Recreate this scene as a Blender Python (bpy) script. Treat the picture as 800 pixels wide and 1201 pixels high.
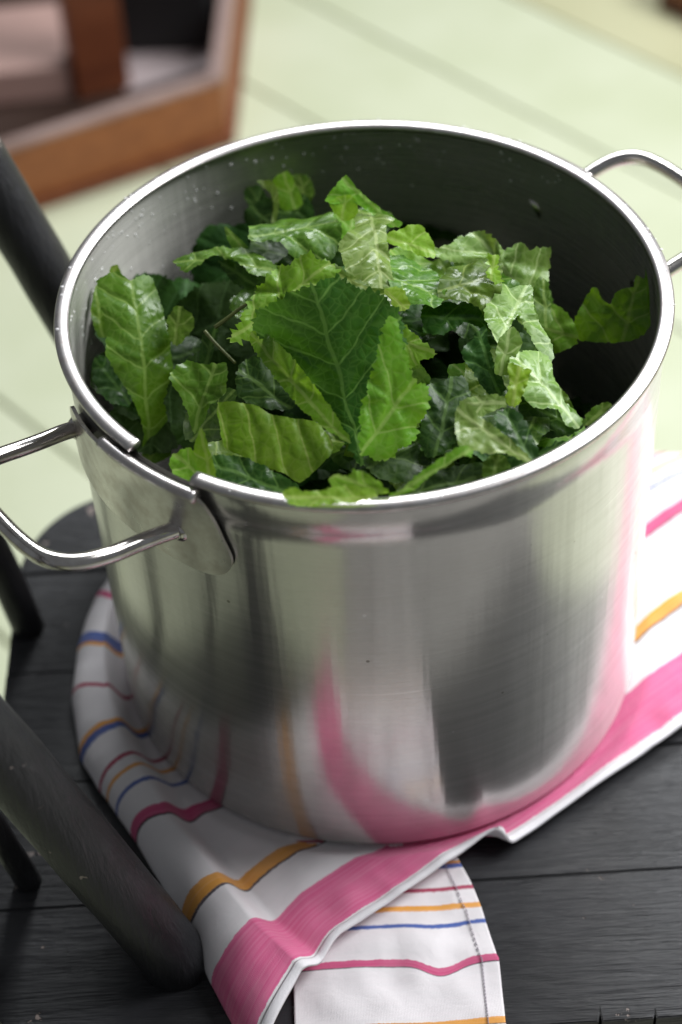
import bpy, bmesh, math, random
import numpy as np
from mathutils import Vector, Matrix, noise as mnoise
from mathutils.geometry import delaunay_2d_cdt

for o in list(bpy.data.objects):
    bpy.data.objects.remove(o, do_unlink=True)
scene = bpy.context.scene
COL = scene.collection
R = math.radians

# ------------------------------------------------------------------ camera
F_PX, PITCH, ROLL = 2175.0, 0.7825, -0.0633          # for an 800 x 1201 picture
POT_H = 0.2558                                        # rim height, base at z = 0
_fw = Vector((0, math.cos(PITCH), -math.sin(PITCH)))
_r0 = Vector((1, 0, 0)); _u0 = _r0.cross(_fw)
_rt = math.cos(ROLL) * _r0 + math.sin(ROLL) * _u0
_up = -math.sin(ROLL) * _r0 + math.cos(ROLL) * _u0
CAM = Vector((0, 0, POT_H)) - (0.01044 * _rt + 0.1074 * _up + 0.9072 * _fw)

cam_d = bpy.data.cameras.new('camera'); cam = bpy.data.objects.new('camera', cam_d); COL.objects.link(cam)
m = Matrix((_rt, _up, -_fw)).transposed().to_4x4(); m.translation = CAM
cam.matrix_world = m
cam_d.sensor_fit = 'VERTICAL'; cam_d.sensor_height = 36.0; cam_d.lens = F_PX / 1201 * 36.0
cam_d.clip_start = 0.05; cam_d.clip_end = 50
cam_d.dof.use_dof = True; cam_d.dof.focus_distance = 0.885; cam_d.dof.aperture_fstop = 4.0
cam_d.dof.aperture_blades = 8
scene.camera = cam
scene.render.resolution_x = 682; scene.render.resolution_y = 1024

# ------------------------------------------------------------------ light: a window behind and to the right, dim room
world = bpy.data.worlds.new('World'); scene.world = world; world.use_nodes = True
bg = world.node_tree.nodes['Background']; bg.inputs[0].default_value = (0.90, 0.95, 1.0, 1); bg.inputs[1].default_value = 0.14
def area_lamp(name, loc, target, sx, sy, power, col):
    d = bpy.data.lights.new(name, 'AREA'); d.shape = 'RECTANGLE'; d.size = sx; d.size_y = sy; d.energy = power; d.color = col
    o = bpy.data.objects.new(name, d); COL.objects.link(o); o.location = loc
    o.rotation_euler = (Vector(target) - Vector(loc)).to_track_quat('-Z', 'Y').to_euler()
    return o
area_lamp('window_light', (1.60, 0.62, 1.60), (0.0, -0.1, 0.25), 1.4, 1.4, 84, (0.97, 0.985, 1.0))
area_lamp('far_window_light', (0.25, 2.0, 1.95), (0, 0.1, 0.2), 0.95, 0.95, 42, (0.95, 0.98, 1.0))
vs = scene.view_settings
vs.view_transform = 'Standard'; vs.look = 'None'; vs.exposure = 0.10; vs.gamma = 1.0; vs.use_curve_mapping = False

# ------------------------------------------------------------------ helpers
def ray(px, py):
    px, py = float(px), float(py)
    return _fw + (px - 400) / F_PX * _rt + (600.5 - py) / F_PX * _up
def at(px, py, z):                       # point of the place at height z
    d = ray(px, py); return CAM + d * ((z - CAM.z) / d.z)
def mesh_obj(name, verts, faces, mat=None, parent=None, smooth=True, uv=None):
    me = bpy.data.meshes.new(name)
    me.from_pydata([tuple(v) for v in verts], [], faces); me.update()
    if uv is not None:
        l = me.uv_layers.new(name='UVMap')
        idx = np.zeros(len(me.loops), dtype=np.int32); me.loops.foreach_get('vertex_index', idx)
        l.data.foreach_set('uv', np.asarray(uv, dtype=np.float32)[idx].ravel())
    if smooth: me.polygons.foreach_set('use_smooth', [True] * len(me.polygons))
    o = bpy.data.objects.new(name, me); COL.objects.link(o)
    if mat: me.materials.append(mat)
    if parent: o.parent = parent
    return o
def tag(o, label, cat=None, group=None, kind=None):
    if label: o['label'] = label
    if cat: o['category'] = cat
    if group: o['group'] = group
    if kind: o['kind'] = kind
    return o
def empty(name, loc=(0, 0, 0)):
    o = bpy.data.objects.new(name, None); COL.objects.link(o); o.location = loc; o.empty_display_size = 0.02; return o
def spline(pts, n=10, closed=False):     # Catmull-Rom through points
    P = [np.array(p, float) for p in pts]; out = []
    N = len(P)
    rng = range(N if closed else N - 1)
    for i in rng:
        p1, p2 = P[i], P[(i + 1) % N]
        p0 = P[i - 1] if (i > 0 or closed) else 2 * p1 - p2
        p3 = P[(i + 2) % N] if (i + 2 < N or closed) else 2 * p2 - p1
        for k in range(n):
            t = k / n
            out.append(0.5 * (2 * p1 + (p2 - p0) * t + (2 * p0 - 5 * p1 + 4 * p2 - p3) * t * t + (3 * p1 - p0 - 3 * p2 + p3) * t ** 3))
    if not closed: out.append(P[-1])
    return out
def tube(pts, rad, seg=14, cap=True):
    P = [Vector(p) for p in pts]; n = len(P)
    rr = rad if hasattr(rad, '__len__') else [rad] * n
    V = []; Fc = []; prev = None
    for i, p in enumerate(P):
        t = (P[min(i + 1, n - 1)] - P[max(i - 1, 0)]).normalized()
        if prev is None:
            a = t.orthogonal().normalized()
        else:
            a = (prev - prev.dot(t) * t).normalized()
        prev = a; b = t.cross(a)
        for k in range(seg):
            w = 2 * math.pi * k / seg
            V.append(p + rr[i] * (math.cos(w) * a + math.sin(w) * b))
    for i in range(n - 1):
        for k in range(seg):
            k2 = (k + 1) % seg
            Fc.append((i * seg + k, i * seg + k2, (i + 1) * seg + k2, (i + 1) * seg + k))
    if cap:
        Fc.append(tuple(range(seg))[::-1]); Fc.append(tuple((n - 1) * seg + k for k in range(seg)))
    return V, Fc
def box_mesh(x0, x1, y0, y1, z0, z1, bev=0.0):
    bm = bmesh.new(); bmesh.ops.create_cube(bm, size=1)
    for v in bm.verts:
        v.co = Vector(((x0 + x1) / 2 + v.co.x * (x1 - x0), (y0 + y1) / 2 + v.co.y * (y1 - y0), (z0 + z1) / 2 + v.co.z * (z1 - z0)))
    if bev: bmesh.ops.bevel(bm, geom=bm.edges[:], offset=bev, segments=2, affect='EDGES', profile=0.6)
    return bm
def bm_obj(name, bm, mat, parent=None, smooth=False):
    me = bpy.data.meshes.new(name); bm.to_mesh(me); bm.free()
    if smooth: me.polygons.foreach_set('use_smooth', [True] * len(me.polygons))
    o = bpy.data.objects.new(name, me); COL.objects.link(o); me.materials.append(mat)
    if parent: o.parent = parent
    return o
def sstep(a, b, x):
    t = np.clip((np.asarray(x, float) - a) / (b - a), 0, 1); return t * t * (3 - 2 * t)

# ------------------------------------------------------------------ materials
class NT:
    def __init__(self, name):
        self.mat = bpy.data.materials.new(name); self.mat.use_nodes = True
        self.t = self.mat.node_tree; self.b = self.t.nodes['Principled BSDF']; self.out = self.t.nodes['Material Output']
    def n(self, typ, **kw):
        nd = self.t.nodes.new(typ)
        for k, v in kw.items():
            if k == 'ins':
                for s, val in v.items(): self.set(nd, s, val)
            else: setattr(nd, k, v)
        return nd
    def set(self, nd, s, val):
        if hasattr(val, 'links') or isinstance(val, bpy.types.NodeSocket): self.t.links.new(val, nd.inputs[s])
        else: nd.inputs[s].default_value = val
    def math(self, op, a, b=0.0, c=None, clamp=False):
        nd = self.n('ShaderNodeMath', operation=op, use_clamp=clamp); self.set(nd, 0, a); self.set(nd, 1, b)
        if c is not None: self.set(nd, 2, c)
        return nd.outputs[0]
    def mix(self, fac, a, b, blend='MIX'):
        nd = self.n('ShaderNodeMix', data_type='RGBA', blend_type=blend); self.set(nd, 0, fac); self.set(nd, 6, a); self.set(nd, 7, b)
        return nd.outputs[2]
    def noise(self, vec, scale, detail=3, rough=0.55, dist=0.0):
        nd = self.n('ShaderNodeTexNoise'); self.set(nd, 'Vector', vec); self.set(nd, 'Scale', scale); self.set(nd, 'Detail', detail)
        self.set(nd, 'Roughness', rough); self.set(nd, 'Distortion', dist); return nd.outputs[0]
    def map(self, vec, scale=(1, 1, 1), rot=(0, 0, 0), loc=(0, 0, 0)):
        nd = self.n('ShaderNodeMapping'); self.set(nd, 'Vector', vec); nd.inputs['Scale'].default_value = scale
        nd.inputs['Rotation'].default_value = rot; nd.inputs['Location'].default_value = loc; return nd.outputs[0]
    def ramp(self, fac, stops, interp='LINEAR'):
        nd = self.n('ShaderNodeValToRGB'); cr = nd.color_ramp; cr.interpolation = interp
        while len(cr.elements) < len(stops): cr.elements.new(0.5)
        for e, (p, c) in zip(cr.elements, stops):
            e.position = p; e.color = (*c, 1) if len(c) == 3 else c
        self.set(nd, 0, fac); return nd.outputs[0]
    def range(self, v, a, b, c=0.0, d=1.0):
        nd = self.n('ShaderNodeMapRange', interpolation_type='SMOOTHSTEP'); self.set(nd, 0, v)
        for i, x in enumerate((a, b, c, d)): nd.inputs[i + 1].default_value = x
        return nd.outputs[0]
    def bump(self, h, strength, dist, normal=None):
        nd = self.n('ShaderNodeBump'); self.set(nd, 'Height', h); nd.inputs['Strength'].default_value = strength; nd.inputs['Distance'].default_value = dist
        if normal is not None: self.set(nd, 'Normal', normal)
        return nd.outputs[0]
    def p(self, **kw):
        for k, v in kw.items(): self.set(self.b, k.replace('_', ' '), v)
    def coord(self, which='Object'):
        return self.n('ShaderNodeTexCoord').outputs[which]

def steel(name, rough, aniso, brush=1.0, wide=.5, wfac=.3, col=(0.66, 0.645, 0.62)):
    N = NT(name); uv = N.coord('UV')
    lines = N.noise(N.map(uv, (7, 1500, 1)), 1.0, 4, 0.65)
    mid = N.noise(N.map(uv, (10, 220, 1)), 1.0, 3, 0.6)
    blot = N.noise(N.map(uv, (14, 18, 1)), 1.0, 4, 0.6)
    r = N.math('ADD', rough - 0.07 * brush, N.math('MULTIPLY', lines, 0.10 * brush))
    r = N.math('ADD', r, N.math('MULTIPLY', blot, 0.08 * brush))
    smudge = N.range(blot, 0.35, 0.75, 0.0, 0.22 * brush)
    c = N.mix(smudge, (*col, 1), (col[0] * .72, col[1] * .7, col[2] * .66, 1))
    c = N.mix(N.range(mid, 0.3, 0.7, 0, 0.18 * brush), c, (col[0] * 1.15, col[1] * 1.15, col[2] * 1.15, 1))
    # long thin scratches
    scr = N.noise(N.map(uv, (9, 420, 1), rot=(0, 0, 0.012)), 1.0, 1, 0.3)
    scm = N.range(scr, 0.72, 0.76, 0.0, 0.35 * brush)
    c = N.mix(scm, c, (0.85, 0.84, 0.82, 1))
    vs_ = N.n('ShaderNodeTexVoronoi'); N.set(vs_, 'Vector', N.map(uv, (1, 1, 1))); N.set(vs_, 'Scale', 75.0)
    sel = N.n('ShaderNodeSeparateColor'); N.set(sel, 0, vs_.outputs['Color'])
    speck = N.math('MULTIPLY', N.range(vs_.outputs['Distance'], 0.05, 0.09, 1.0, 0.0), N.range(sel.outputs[0], 0.86, 0.88))
    c = N.mix(N.math('MULTIPLY', speck, 0.8 * brush), c, N.mix(N.range(sel.outputs[1], .55, .6), (0.16, 0.14, 0.11, 1), (0.95, 0.95, 0.94, 1)))
    N.p(Base_Color=c, Metallic=1.0, Roughness=r, Anisotropic=aniso, Anisotropic_Rotation=0.25)
    tg = N.n('ShaderNodeTangent', direction_type='RADIAL', axis='Z'); N.set(N.b, 'Tangent', tg.outputs[0])
    h = N.math('ADD', N.math('MULTIPLY', lines, 0.6), N.math('MULTIPLY', mid, 0.4))
    dent = N.noise(N.map(uv, (55, 2.5, 1)), 1.0, 3, 0.6)
    nb_ = N.bump(h, 0.10 * brush, 0.0004, N.bump(dent, 0.32, 0.0012)); N.p(Normal=nb_)
    b2 = N.n('ShaderNodeBsdfPrincipled')                  # the wide lobe of the brush marks
    N.set(b2, 'Base Color', c); b2.inputs['Metallic'].default_value = 1.0; b2.inputs['Roughness'].default_value = wide
    b2.inputs['Anisotropic'].default_value = 0.85; b2.inputs['Anisotropic Rotation'].default_value = 0.25
    N.set(b2, 'Tangent', tg.outputs[0]); N.set(b2, 'Normal', nb_)
    mx = N.n('ShaderNodeMixShader'); N.set(mx, 0, N.math('ADD', wfac - .1, N.math('MULTIPLY', mid, .2)))
    N.t.links.new(N.b.outputs[0], mx.inputs[1]); N.t.links.new(b2.outputs[0], mx.inputs[2]); N.t.links.new(mx.outputs[0], N.out.inputs[0])
    return N.mat
M_steel = steel('brushed_steel', 0.15, 0.75, wide=0.50, wfac=0.36)
M_inner = steel('inner_steel', 0.26, 0.7, wide=0.62, wfac=0.30, col=(0.60, 0.59, 0.55))
def plain_steel(name, rough, col=(0.68, 0.655, 0.63)):
    N = NT(name); co = N.coord()
    b = N.noise(co, 120, 4, 0.6); s = N.noise(co, 900, 2)
    N.p(Base_Color=N.mix(N.range(b, .35, .7), (*col, 1), (col[0] * .8, col[1] * .77, col[2] * .75, 1)), Metallic=1.0,
        Roughness=N.math('ADD', rough, N.math('MULTIPLY', b, 0.10)), Normal=N.bump(s, 0.05, 0.0003)); return N.mat
M_rim = plain_steel('rim_steel', 0.28, (0.70, 0.67, 0.66)); M_handle = plain_steel('handle_steel', 0.10); M_plate = plain_steel('plate_steel', 0.24)

# black painted wood, chipped
def black_paint(name, grain_axis=(2.0, 26, 26), chips=0.5, uvcoord='Object'):
    N = NT(name); co = N.coord(uvcoord)
    g = N.noise(N.map(co, grain_axis), 6.0, 5, 0.6, 0.6)
    fine = N.noise(N.map(co, tuple(a * 3 for a in grain_axis)), 8.0, 3, 0.6)
    big = N.noise(co, 14, 4, 0.6); sp = N.noise(co, 95, 3, 0.6); sp2 = N.noise(co, 34, 5, 0.7)
    c = N.mix(N.range(big, 0.3, 0.7), (0.012, 0.012, 0.0135, 1), (0.024, 0.024, 0.027, 1))
    c = N.mix(N.range(g, 0.55, 0.8, 0, 0.5), c, (0.055, 0.054, 0.056, 1))
    chip = N.math('MULTIPLY', N.range(sp, 0.685, 0.70), N.range(big, 0.56 - 0.1 * chips, 0.64 - 0.1 * chips))
    chip2 = N.math('MULTIPLY', N.range(sp2, 0.635, 0.65), N.range(N.noise(co, 11, 2), 0.60, 0.66))
    ch = N.math('MAXIMUM', chip, chip2)
    c = N.mix(N.math('MULTIPLY', ch, 0.85), c, N.mix(sp2, (0.42, 0.30, 0.24, 1), (0.5, 0.44, 0.42, 1)))
    h = N.math('ADD', N.math('MULTIPLY', g, 0.7), N.math('MULTIPLY', fine, 0.35))
    h = N.math('SUBTRACT', h, N.math('MULTIPLY', ch, 0.6))
    N.p(Base_Color=c, Roughness=N.math('ADD', 0.27, N.math('MULTIPLY', g, 0.24)), Specular_IOR_Level=0.42, Normal=N.bump(h, 0.75, 0.0024))
    return N.mat
M_seat = black_paint('seat_paint', (2.0, 22, 22), 0.3)
M_post = black_paint('post_paint', (22, 22, 2.0), 0.22)

def wood(name, c1, c2, scale=(3, 30, 30), rough=0.5):
    N = NT(name); co = N.coord()
    g = N.noise(N.map(co, scale), 3.0, 5, 0.6, 1.2); b = N.noise(co, 12, 3)
    c = N.mix(N.range(g, .3, .7), (*c1, 1), (*c2, 1)); c = N.mix(N.range(b, .5, .8, 0, .4), c, (c1[0] * .6, c1[1] * .55, c1[2] * .5, 1))
    N.p(Base_Color=c, Roughness=rough, Normal=N.bump(g, 0.25, 0.002)); return N.mat
M_wood = wood('honey_wood', (0.21, 0.064, 0.018), (0.31, 0.105, 0.030))
M_wood_dark = wood('dark_wood', (0.115, 0.030, 0.012), (0.19, 0.055, 0.02))
M_wood_top = wood('pale_wood_edge', (0.22, 0.145, 0.125), (0.33, 0.235, 0.21))  # top edge, paler than the side panels

# pale green painted floor boards
N = NT('pale_green_floor_paint'); co = N.coord()
g = N.noise(N.map(co, (2.0, 20, 20)), 4, 4); b = N.noise(co, 5, 4)
N.p(Base_Color=N.mix(N.range(b, .3, .7), (0.49, 0.525, 0.355, 1), (0.55, 0.58, 0.42, 1)), Roughness=0.42, Normal=N.bump(g, 0.2, 0.001))
M_floor = N.mat
N = NT('tan_floor_boards'); co = N.coord(); b = N.noise(co, 3, 4)
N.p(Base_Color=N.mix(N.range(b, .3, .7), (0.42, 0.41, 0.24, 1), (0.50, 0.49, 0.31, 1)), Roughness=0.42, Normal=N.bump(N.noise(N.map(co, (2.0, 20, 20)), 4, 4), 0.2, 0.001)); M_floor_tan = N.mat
N = NT('board_gap'); N.p(Base_Color=(0.20, 0.19, 0.09, 1), Roughness=0.9); M_gap = N.mat

# striped kitchen cloth; UV = (s, t) in metres, t measured from the hem
WHT = (0.82, 0.785, 0.80); PNK = (0.72, 0.115, 0.28); PK2 = (0.60, 0.055, 0.19); ORG = (0.82, 0.36, 0.045); BLK = (0.025, 0.022, 0.035)
BLU = (0.05, 0.115, 0.40); RED = (0.42, 0.03, 0.09)
TM = 0.34
STRIPES = [(0, WHT), (.0055, PNK), (.0385, WHT), (.0615, BLK), (.0632, ORG), (.0705, WHT), (.1170, BLK), (.1187, PK2), (.1265, WHT), (.1445, BLU), (.1463, WHT),
           (.1560, ORG), (.1585, WHT), (.1655, RED), (.1680, WHT), (.1850, BLU), (.1895, ORG), (.1925, WHT), (.2140, RED), (.2170, WHT),
           (.2440, ORG), (.2470, BLU), (.2530, WHT), (.2760, PK2), (.2790, WHT), (.3050, ORG), (.308, WHT)]
N = NT('striped_cotton'); uv = N.coord('UV'); sp = N.n('ShaderNodeSeparateXYZ'); N.set(sp, 0, uv)
wob = N.math('MULTIPLY', N.math('SUBTRACT', N.noise(uv, 160, 2), 0.5), 0.0012)
fibre = N.math('MULTIPLY', N.math('SUBTRACT', N.noise(uv, 1400, 1), 0.5), 0.0012)
tt = N.math('ADD', N.math('ADD', sp.outputs[1], wob), fibre)
c = N.ramp(N.math('DIVIDE', tt, TM), [(t / TM, k) for t, k in STRIPES], 'CONSTANT')
th = N.noise(N.map(uv, (12, 700, 1)), 1.0, 3, 0.6)       # warp threads of uneven dye, running along the stripe
c = N.mix(N.range(th, 0.25, 0.75, 0.0, 0.30), c, N.mix(0.5, c, (1.0, 0.85, 0.9, 1)))
c = N.mix(N.range(N.noise(uv, 30, 3), .5, .8, 0, 0.12), c, (0.55, 0.5, 0.52, 1))
wv = N.n('ShaderNodeTexWave', wave_type='BANDS', bands_direction='X', ins={'Vector': uv, 'Scale': 420.0, 'Distortion': 0.6, 'Detail': 1.0})
wv2 = N.n('ShaderNodeTexWave', wave_type='BANDS', bands_direction='Y', ins={'Vector': uv, 'Scale': 420.0, 'Distortion': 0.6, 'Detail': 1.0})
h = N.math('ADD', N.math('MULTIPLY', wv.outputs[1], wv2.outputs[1]), N.math('MULTIPLY', N.noise(uv, 260, 3), 0.8))
h = N.math('ADD', h, N.math('MULTIPLY', N.noise(uv, 55, 4, .6, .8), 3.0))
N.p(Base_Color=c, Roughness=0.92, Specular_IOR_Level=0.15, Sheen_Weight=0.15, Normal=N.bump(h, 0.35, 0.0007))
M_towel = N.mat
N = NT('grey_thread'); N.p(Base_Color=(0.36, 0.32, 0.37, 1), Roughness=0.9); M_thread = N.mat
N = NT('white_cotton_hem'); co = N.coord()
N.p(Base_Color=(0.80, 0.775, 0.80, 1), Roughness=0.9, Specular_IOR_Level=0.15, Normal=N.bump(N.noise(co, 900, 2), 0.4, 0.0006)); M_hem = N.mat

# leaves; UV = (u along midrib, v across) in metres
def leaf_mat(name, c_lo, c_hi, c_vein, rough=0.30, wet=0.5, trans=0.30, relief=1.0, spec=.36):
    N = NT(name); uv = N.coord('UV'); oi = N.n('ShaderNodeObjectInfo').outputs['Random']
    off = N.n('ShaderNodeCombineXYZ'); N.set(off, 0, N.math('MULTIPLY', oi, 7.0)); N.set(off, 1, N.math('MULTIPLY', oi, 3.0))
    add = N.n('ShaderNodeVectorMath', operation='ADD'); N.set(add, 0, uv); N.set(add, 1, off.outputs[0]); q = add.outputs[0]
    sp = N.n('ShaderNodeSeparateXYZ'); N.set(sp, 0, uv); u, v = sp.outputs[0], sp.outputs[1]
    w1 = N.math('MULTIPLY', N.math('SUBTRACT', N.noise(q, 45, 2), 0.5), 0.010)
    w2 = N.math('MULTIPLY', N.math('SUBTRACT', N.noise(q, 70, 2), 0.5), 0.004)
    av = N.math('ABSOLUTE', N.math('ADD', v, w2))
    midm = N.range(av, 0.0004, 0.0013, 1.0, 0.0)
    lat = N.math('DIVIDE', N.math('ADD', N.math('SUBTRACT', u, N.math('MULTIPLY', av, 0.85)), w1), 0.0155)
    ld = N.math('ABSOLUTE', N.math('SUBTRACT', N.math('FRACT', lat), 0.5))
    latm = N.range(ld, 0.015, 0.060, 1.0, 0.0)
    vo = N.n('ShaderNodeTexVoronoi', feature='DISTANCE_TO_EDGE'); N.set(vo, 'Vector', N.map(q, (1, 1, 1))); N.set(vo, 'Scale', 210.0)
    ret = N.range(vo.outputs['Distance'], 0.0, 0.11, 1.0, 0.0)
    quilt = N.range(vo.outputs['Distance'], 0.0, 0.42)
    big = N.math('MAXIMUM', midm, latm)
    n1 = N.noise(q, 40, 4, 0.6); n2 = N.noise(q, 260, 3, 0.6)
    c = N.mix(N.range(n1, 0.3, 0.7), (*c_lo, 1), (*c_hi, 1))
    c = N.mix(N.math('MULTIPLY', N.range(n2, .45, .75), .25), c, (c_hi[0] * 1.5, c_hi[1] * 1.4, c_hi[2] * 1.2, 1))
    vein = N.math('MAXIMUM', N.math('MULTIPLY', big, 0.75), N.math('MULTIPLY', ret, 0.22))
    c = N.mix(vein, c, (*c_vein, 1))
    hs = N.n('ShaderNodeHueSaturation'); N.set(hs, 'Hue', N.math('ADD', 0.485, N.math('MULTIPLY', oi, 0.03))); N.set(hs, 'Value', N.math('ADD', 0.85, N.math('MULTIPLY', oi, 0.35)))
    N.set(hs, 'Color', c); c = hs.outputs[0]
    h = N.math('ADD', N.math('MULTIPLY', quilt, 0.35), N.math('MULTIPLY', N.range(ld, 0.0, 0.30), 0.9))
    h = N.math('ADD', h, N.math('MULTIPLY', n2, 0.12))
    nrm = N.bump(h, min(1.0, 0.6 * relief), 0.0008)
    wetm = N.range(N.noise(q, 60, 3), 0.42, 0.62)
    N.p(Base_Color=c, Roughness=N.math('SUBTRACT', rough + 0.10, N.math('MULTIPLY', wetm, 0.18)), Specular_IOR_Level=spec,
        Coat_Weight=N.math('MULTIPLY', wetm, wet), Coat_Roughness=0.20, Normal=nrm, Coat_Normal=nrm)
    tr = N.n('ShaderNodeBsdfTranslucent'); N.set(tr, 'Color', N.mix(0.45, c, (c_hi[0] * 2.6, c_hi[1] * 2.2, c_hi[2] * 0.8, 1))); N.set(tr, 'Normal', nrm)
    mx = N.n('ShaderNodeMixShader'); mx.inputs[0].default_value = trans
    N.t.links.new(N.b.outputs[0], mx.inputs[1]); N.t.links.new(tr.outputs[0], mx.inputs[2]); N.t.links.new(mx.outputs[0], N.out.inputs[0])
    return N.mat
LM = {
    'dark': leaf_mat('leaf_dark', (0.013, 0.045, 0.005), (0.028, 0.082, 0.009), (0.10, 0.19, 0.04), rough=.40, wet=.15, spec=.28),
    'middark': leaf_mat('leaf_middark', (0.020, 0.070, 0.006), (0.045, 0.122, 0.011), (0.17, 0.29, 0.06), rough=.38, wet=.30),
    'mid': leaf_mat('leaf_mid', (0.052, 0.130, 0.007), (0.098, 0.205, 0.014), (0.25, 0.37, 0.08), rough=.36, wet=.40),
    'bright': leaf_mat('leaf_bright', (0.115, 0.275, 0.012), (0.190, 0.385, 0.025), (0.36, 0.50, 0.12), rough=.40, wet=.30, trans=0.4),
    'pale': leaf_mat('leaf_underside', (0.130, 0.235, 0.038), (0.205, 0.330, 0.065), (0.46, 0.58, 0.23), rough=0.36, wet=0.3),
    'deep': leaf_mat('leaf_deep_shade', (0.010, 0.034, 0.004), (0.022, 0.062, 0.006), (0.05, 0.11, 0.03), rough=.6, wet=.0, trans=.15, spec=.15),  # low leaves: the shade of the heap is put into a darker green
    'yellow': leaf_mat('leaf_yellow', (0.21, 0.40, 0.018), (0.30, 0.50, 0.035), (0.48, 0.62, 0.15), rough=.40, wet=.3, trans=0.45),
}
N = NT('leaf_stem'); N.p(Base_Color=(0.11, 0.13, 0.035, 1), Roughness=0.4); M_stem = N.mat
N = NT('water')
N.p(Base_Color=(0.95, 0.95, 0.95, 1), Roughness=0.12)  # white body colour stands in for the drops' highlights
tr_ = N.n('ShaderNodeBsdfTransparent'); mx_ = N.n('ShaderNodeMixShader'); mx_.inputs[0].default_value = 0.45
N.t.links.new(tr_.outputs[0], mx_.inputs[1]); N.t.links.new(N.b.outputs[0], mx_.inputs[2]); N.t.links.new(mx_.outputs[0], N.out.inputs[0]); M_water = N.mat
def flat_mat(name, c, rough=0.6):
    N = NT(name); co = N.coord(); b = N.noise(co, 25, 4)
    N.p(Base_Color=N.mix(N.range(b, .3, .7, 0, .35), (*c, 1), (c[0] * .75, c[1] * .75, c[2] * .75, 1)), Roughness=rough); return N.mat

# ------------------------------------------------------------------ floor of painted boards
FZ = -0.45
floor = mesh_obj('floor', [(-4, -4, FZ - .006), (4, -4, FZ - .006), (4, 5, FZ - .006), (-4, 5, FZ - .006)], [(0, 1, 2, 3)], M_gap, smooth=False)
tag(floor, 'floor of pale green painted boards', kind='structure')
BW = 0.193; ang = math.atan2(-0.76, 0.65)
bd = box_mesh(-3.6, 3.6, 0.0018, BW - 0.0018, -0.02, 0.0, 0.0035)
board_me = None
for i in range(-9, 15):
    if board_me is None:
        b0 = bm_obj('board', bd, M_floor, floor); board_me = b0.data; o = b0
    else:
        o = bpy.data.objects.new('board', board_me); COL.objects.link(o); o.parent = floor
    off = 0.213 + i * BW
    if i >= 5:  # the farther boards take a tanner colour
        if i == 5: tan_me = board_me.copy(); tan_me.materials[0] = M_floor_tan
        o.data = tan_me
    jt = ((i * 37) % 7 - 3) * 0.04; o.location = Vector((0.76 * off + .65 * jt, 0.65 * off - .76 * jt, FZ)); o.rotation_euler = (0, 0, ang)

bm = box_mesh(-0.16, 1.25, -1.75, -0.42, 0.001, 0.009, 0.003)  # slab added out of view; gives the pot front a neutral grey reflection
N = NT('reflection_slab_grey'); co = N.coord(); st = N.noise(N.map(co, (26, 0.6, 1)), 1.0, 3, 0.6)
N.p(Base_Color=N.mix(N.range(st, .3, .7), (0.26, 0.25, 0.235, 1), (0.44, 0.425, 0.40, 1)), Roughness=0.95, Normal=N.bump(N.noise(co, 300, 2), .5, .002))
refl_slab = bm_obj('reflection_slab', bm, N.mat); refl_slab.location = (0, 0, FZ); tag(refl_slab, 'grey slab added out of view, mirrored in the front of the pot', 'mat')

# ------------------------------------------------------------------ hexagonal wooden box on the floor behind
K = Vector((-0.125, 1.21, FZ)); d1 = Vector((-0.898, -0.44, 0)).normalized(); SIDE = 0.34
hexa = [K]; d = d1.copy()
for i in range(5):
    hexa.append(hexa[-1] + d * SIDE); d = Matrix.Rotation(R(-60), 3, 'Z') @ d
hc = sum(hexa, Vector()) / 6
wbox = empty('wooden_box', (hc.x, hc.y, FZ)); tag(wbox, 'six sided honey brown wooden box standing on the green floor', 'box')
def hex_ring(name, r_out, r_in, z0, z1, mat, piece):
    for i in range(6):
        a, b2 = hexa[i] - hc, hexa[(i + 1) % 6] - hc
        a = Vector((a.x, a.y, 0)); b2 = Vector((b2.x, b2.y, 0))
        V = []
        for zz in (z0, z1):
            for v, k in ((a, r_out), (b2, r_out), (b2, r_in), (a, r_in)):
                V.append(v * k + Vector((0, 0, zz)))
        mesh_obj(piece, V, [(3, 2, 1, 0), (4, 5, 6, 7), (0, 1, 5, 4), (1, 2, 6, 5), (2, 3, 7, 6), (3, 0, 4, 7)], mat, wbox, smooth=False)
hex_ring('side', 1.0, 0.955, 0.012, 0.086, M_wood, 'side_panel')
hex_ring('edge', 1.006, 0.945, 0.0862, 0.091, M_wood_top, 'top_edge')
hex_ring('trim', 1.03, 0.955, 0.0, 0.0118, M_wood_dark, 'base_trim')
fl = [(h2.x - hc.x, h2.y - hc.y, 0.014) for h2 in hexa]; fl = [(x * .953, y * .953, z) for x, y, z in fl]
mesh_obj('bottom_panel', fl, [tuple(range(6))][::-1], flat_mat('shaded_box_bottom', (0.035, 0.014, 0.007), .8), wbox, smooth=False)  # near-black brown carries the shadow inside the box
p0 = at(118, 112, FZ + 0.014)
post = bm_obj('upright', box_mesh(-.034, .034, -.02, .02, 0.0, .34, 0.002), M_wood_dark, wbox)
post.location = Vector((p0.x - hc.x, p0.y + 0.02 - hc.y, 0.0145)); post.rotation_euler = (0, 0, R(18))
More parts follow.
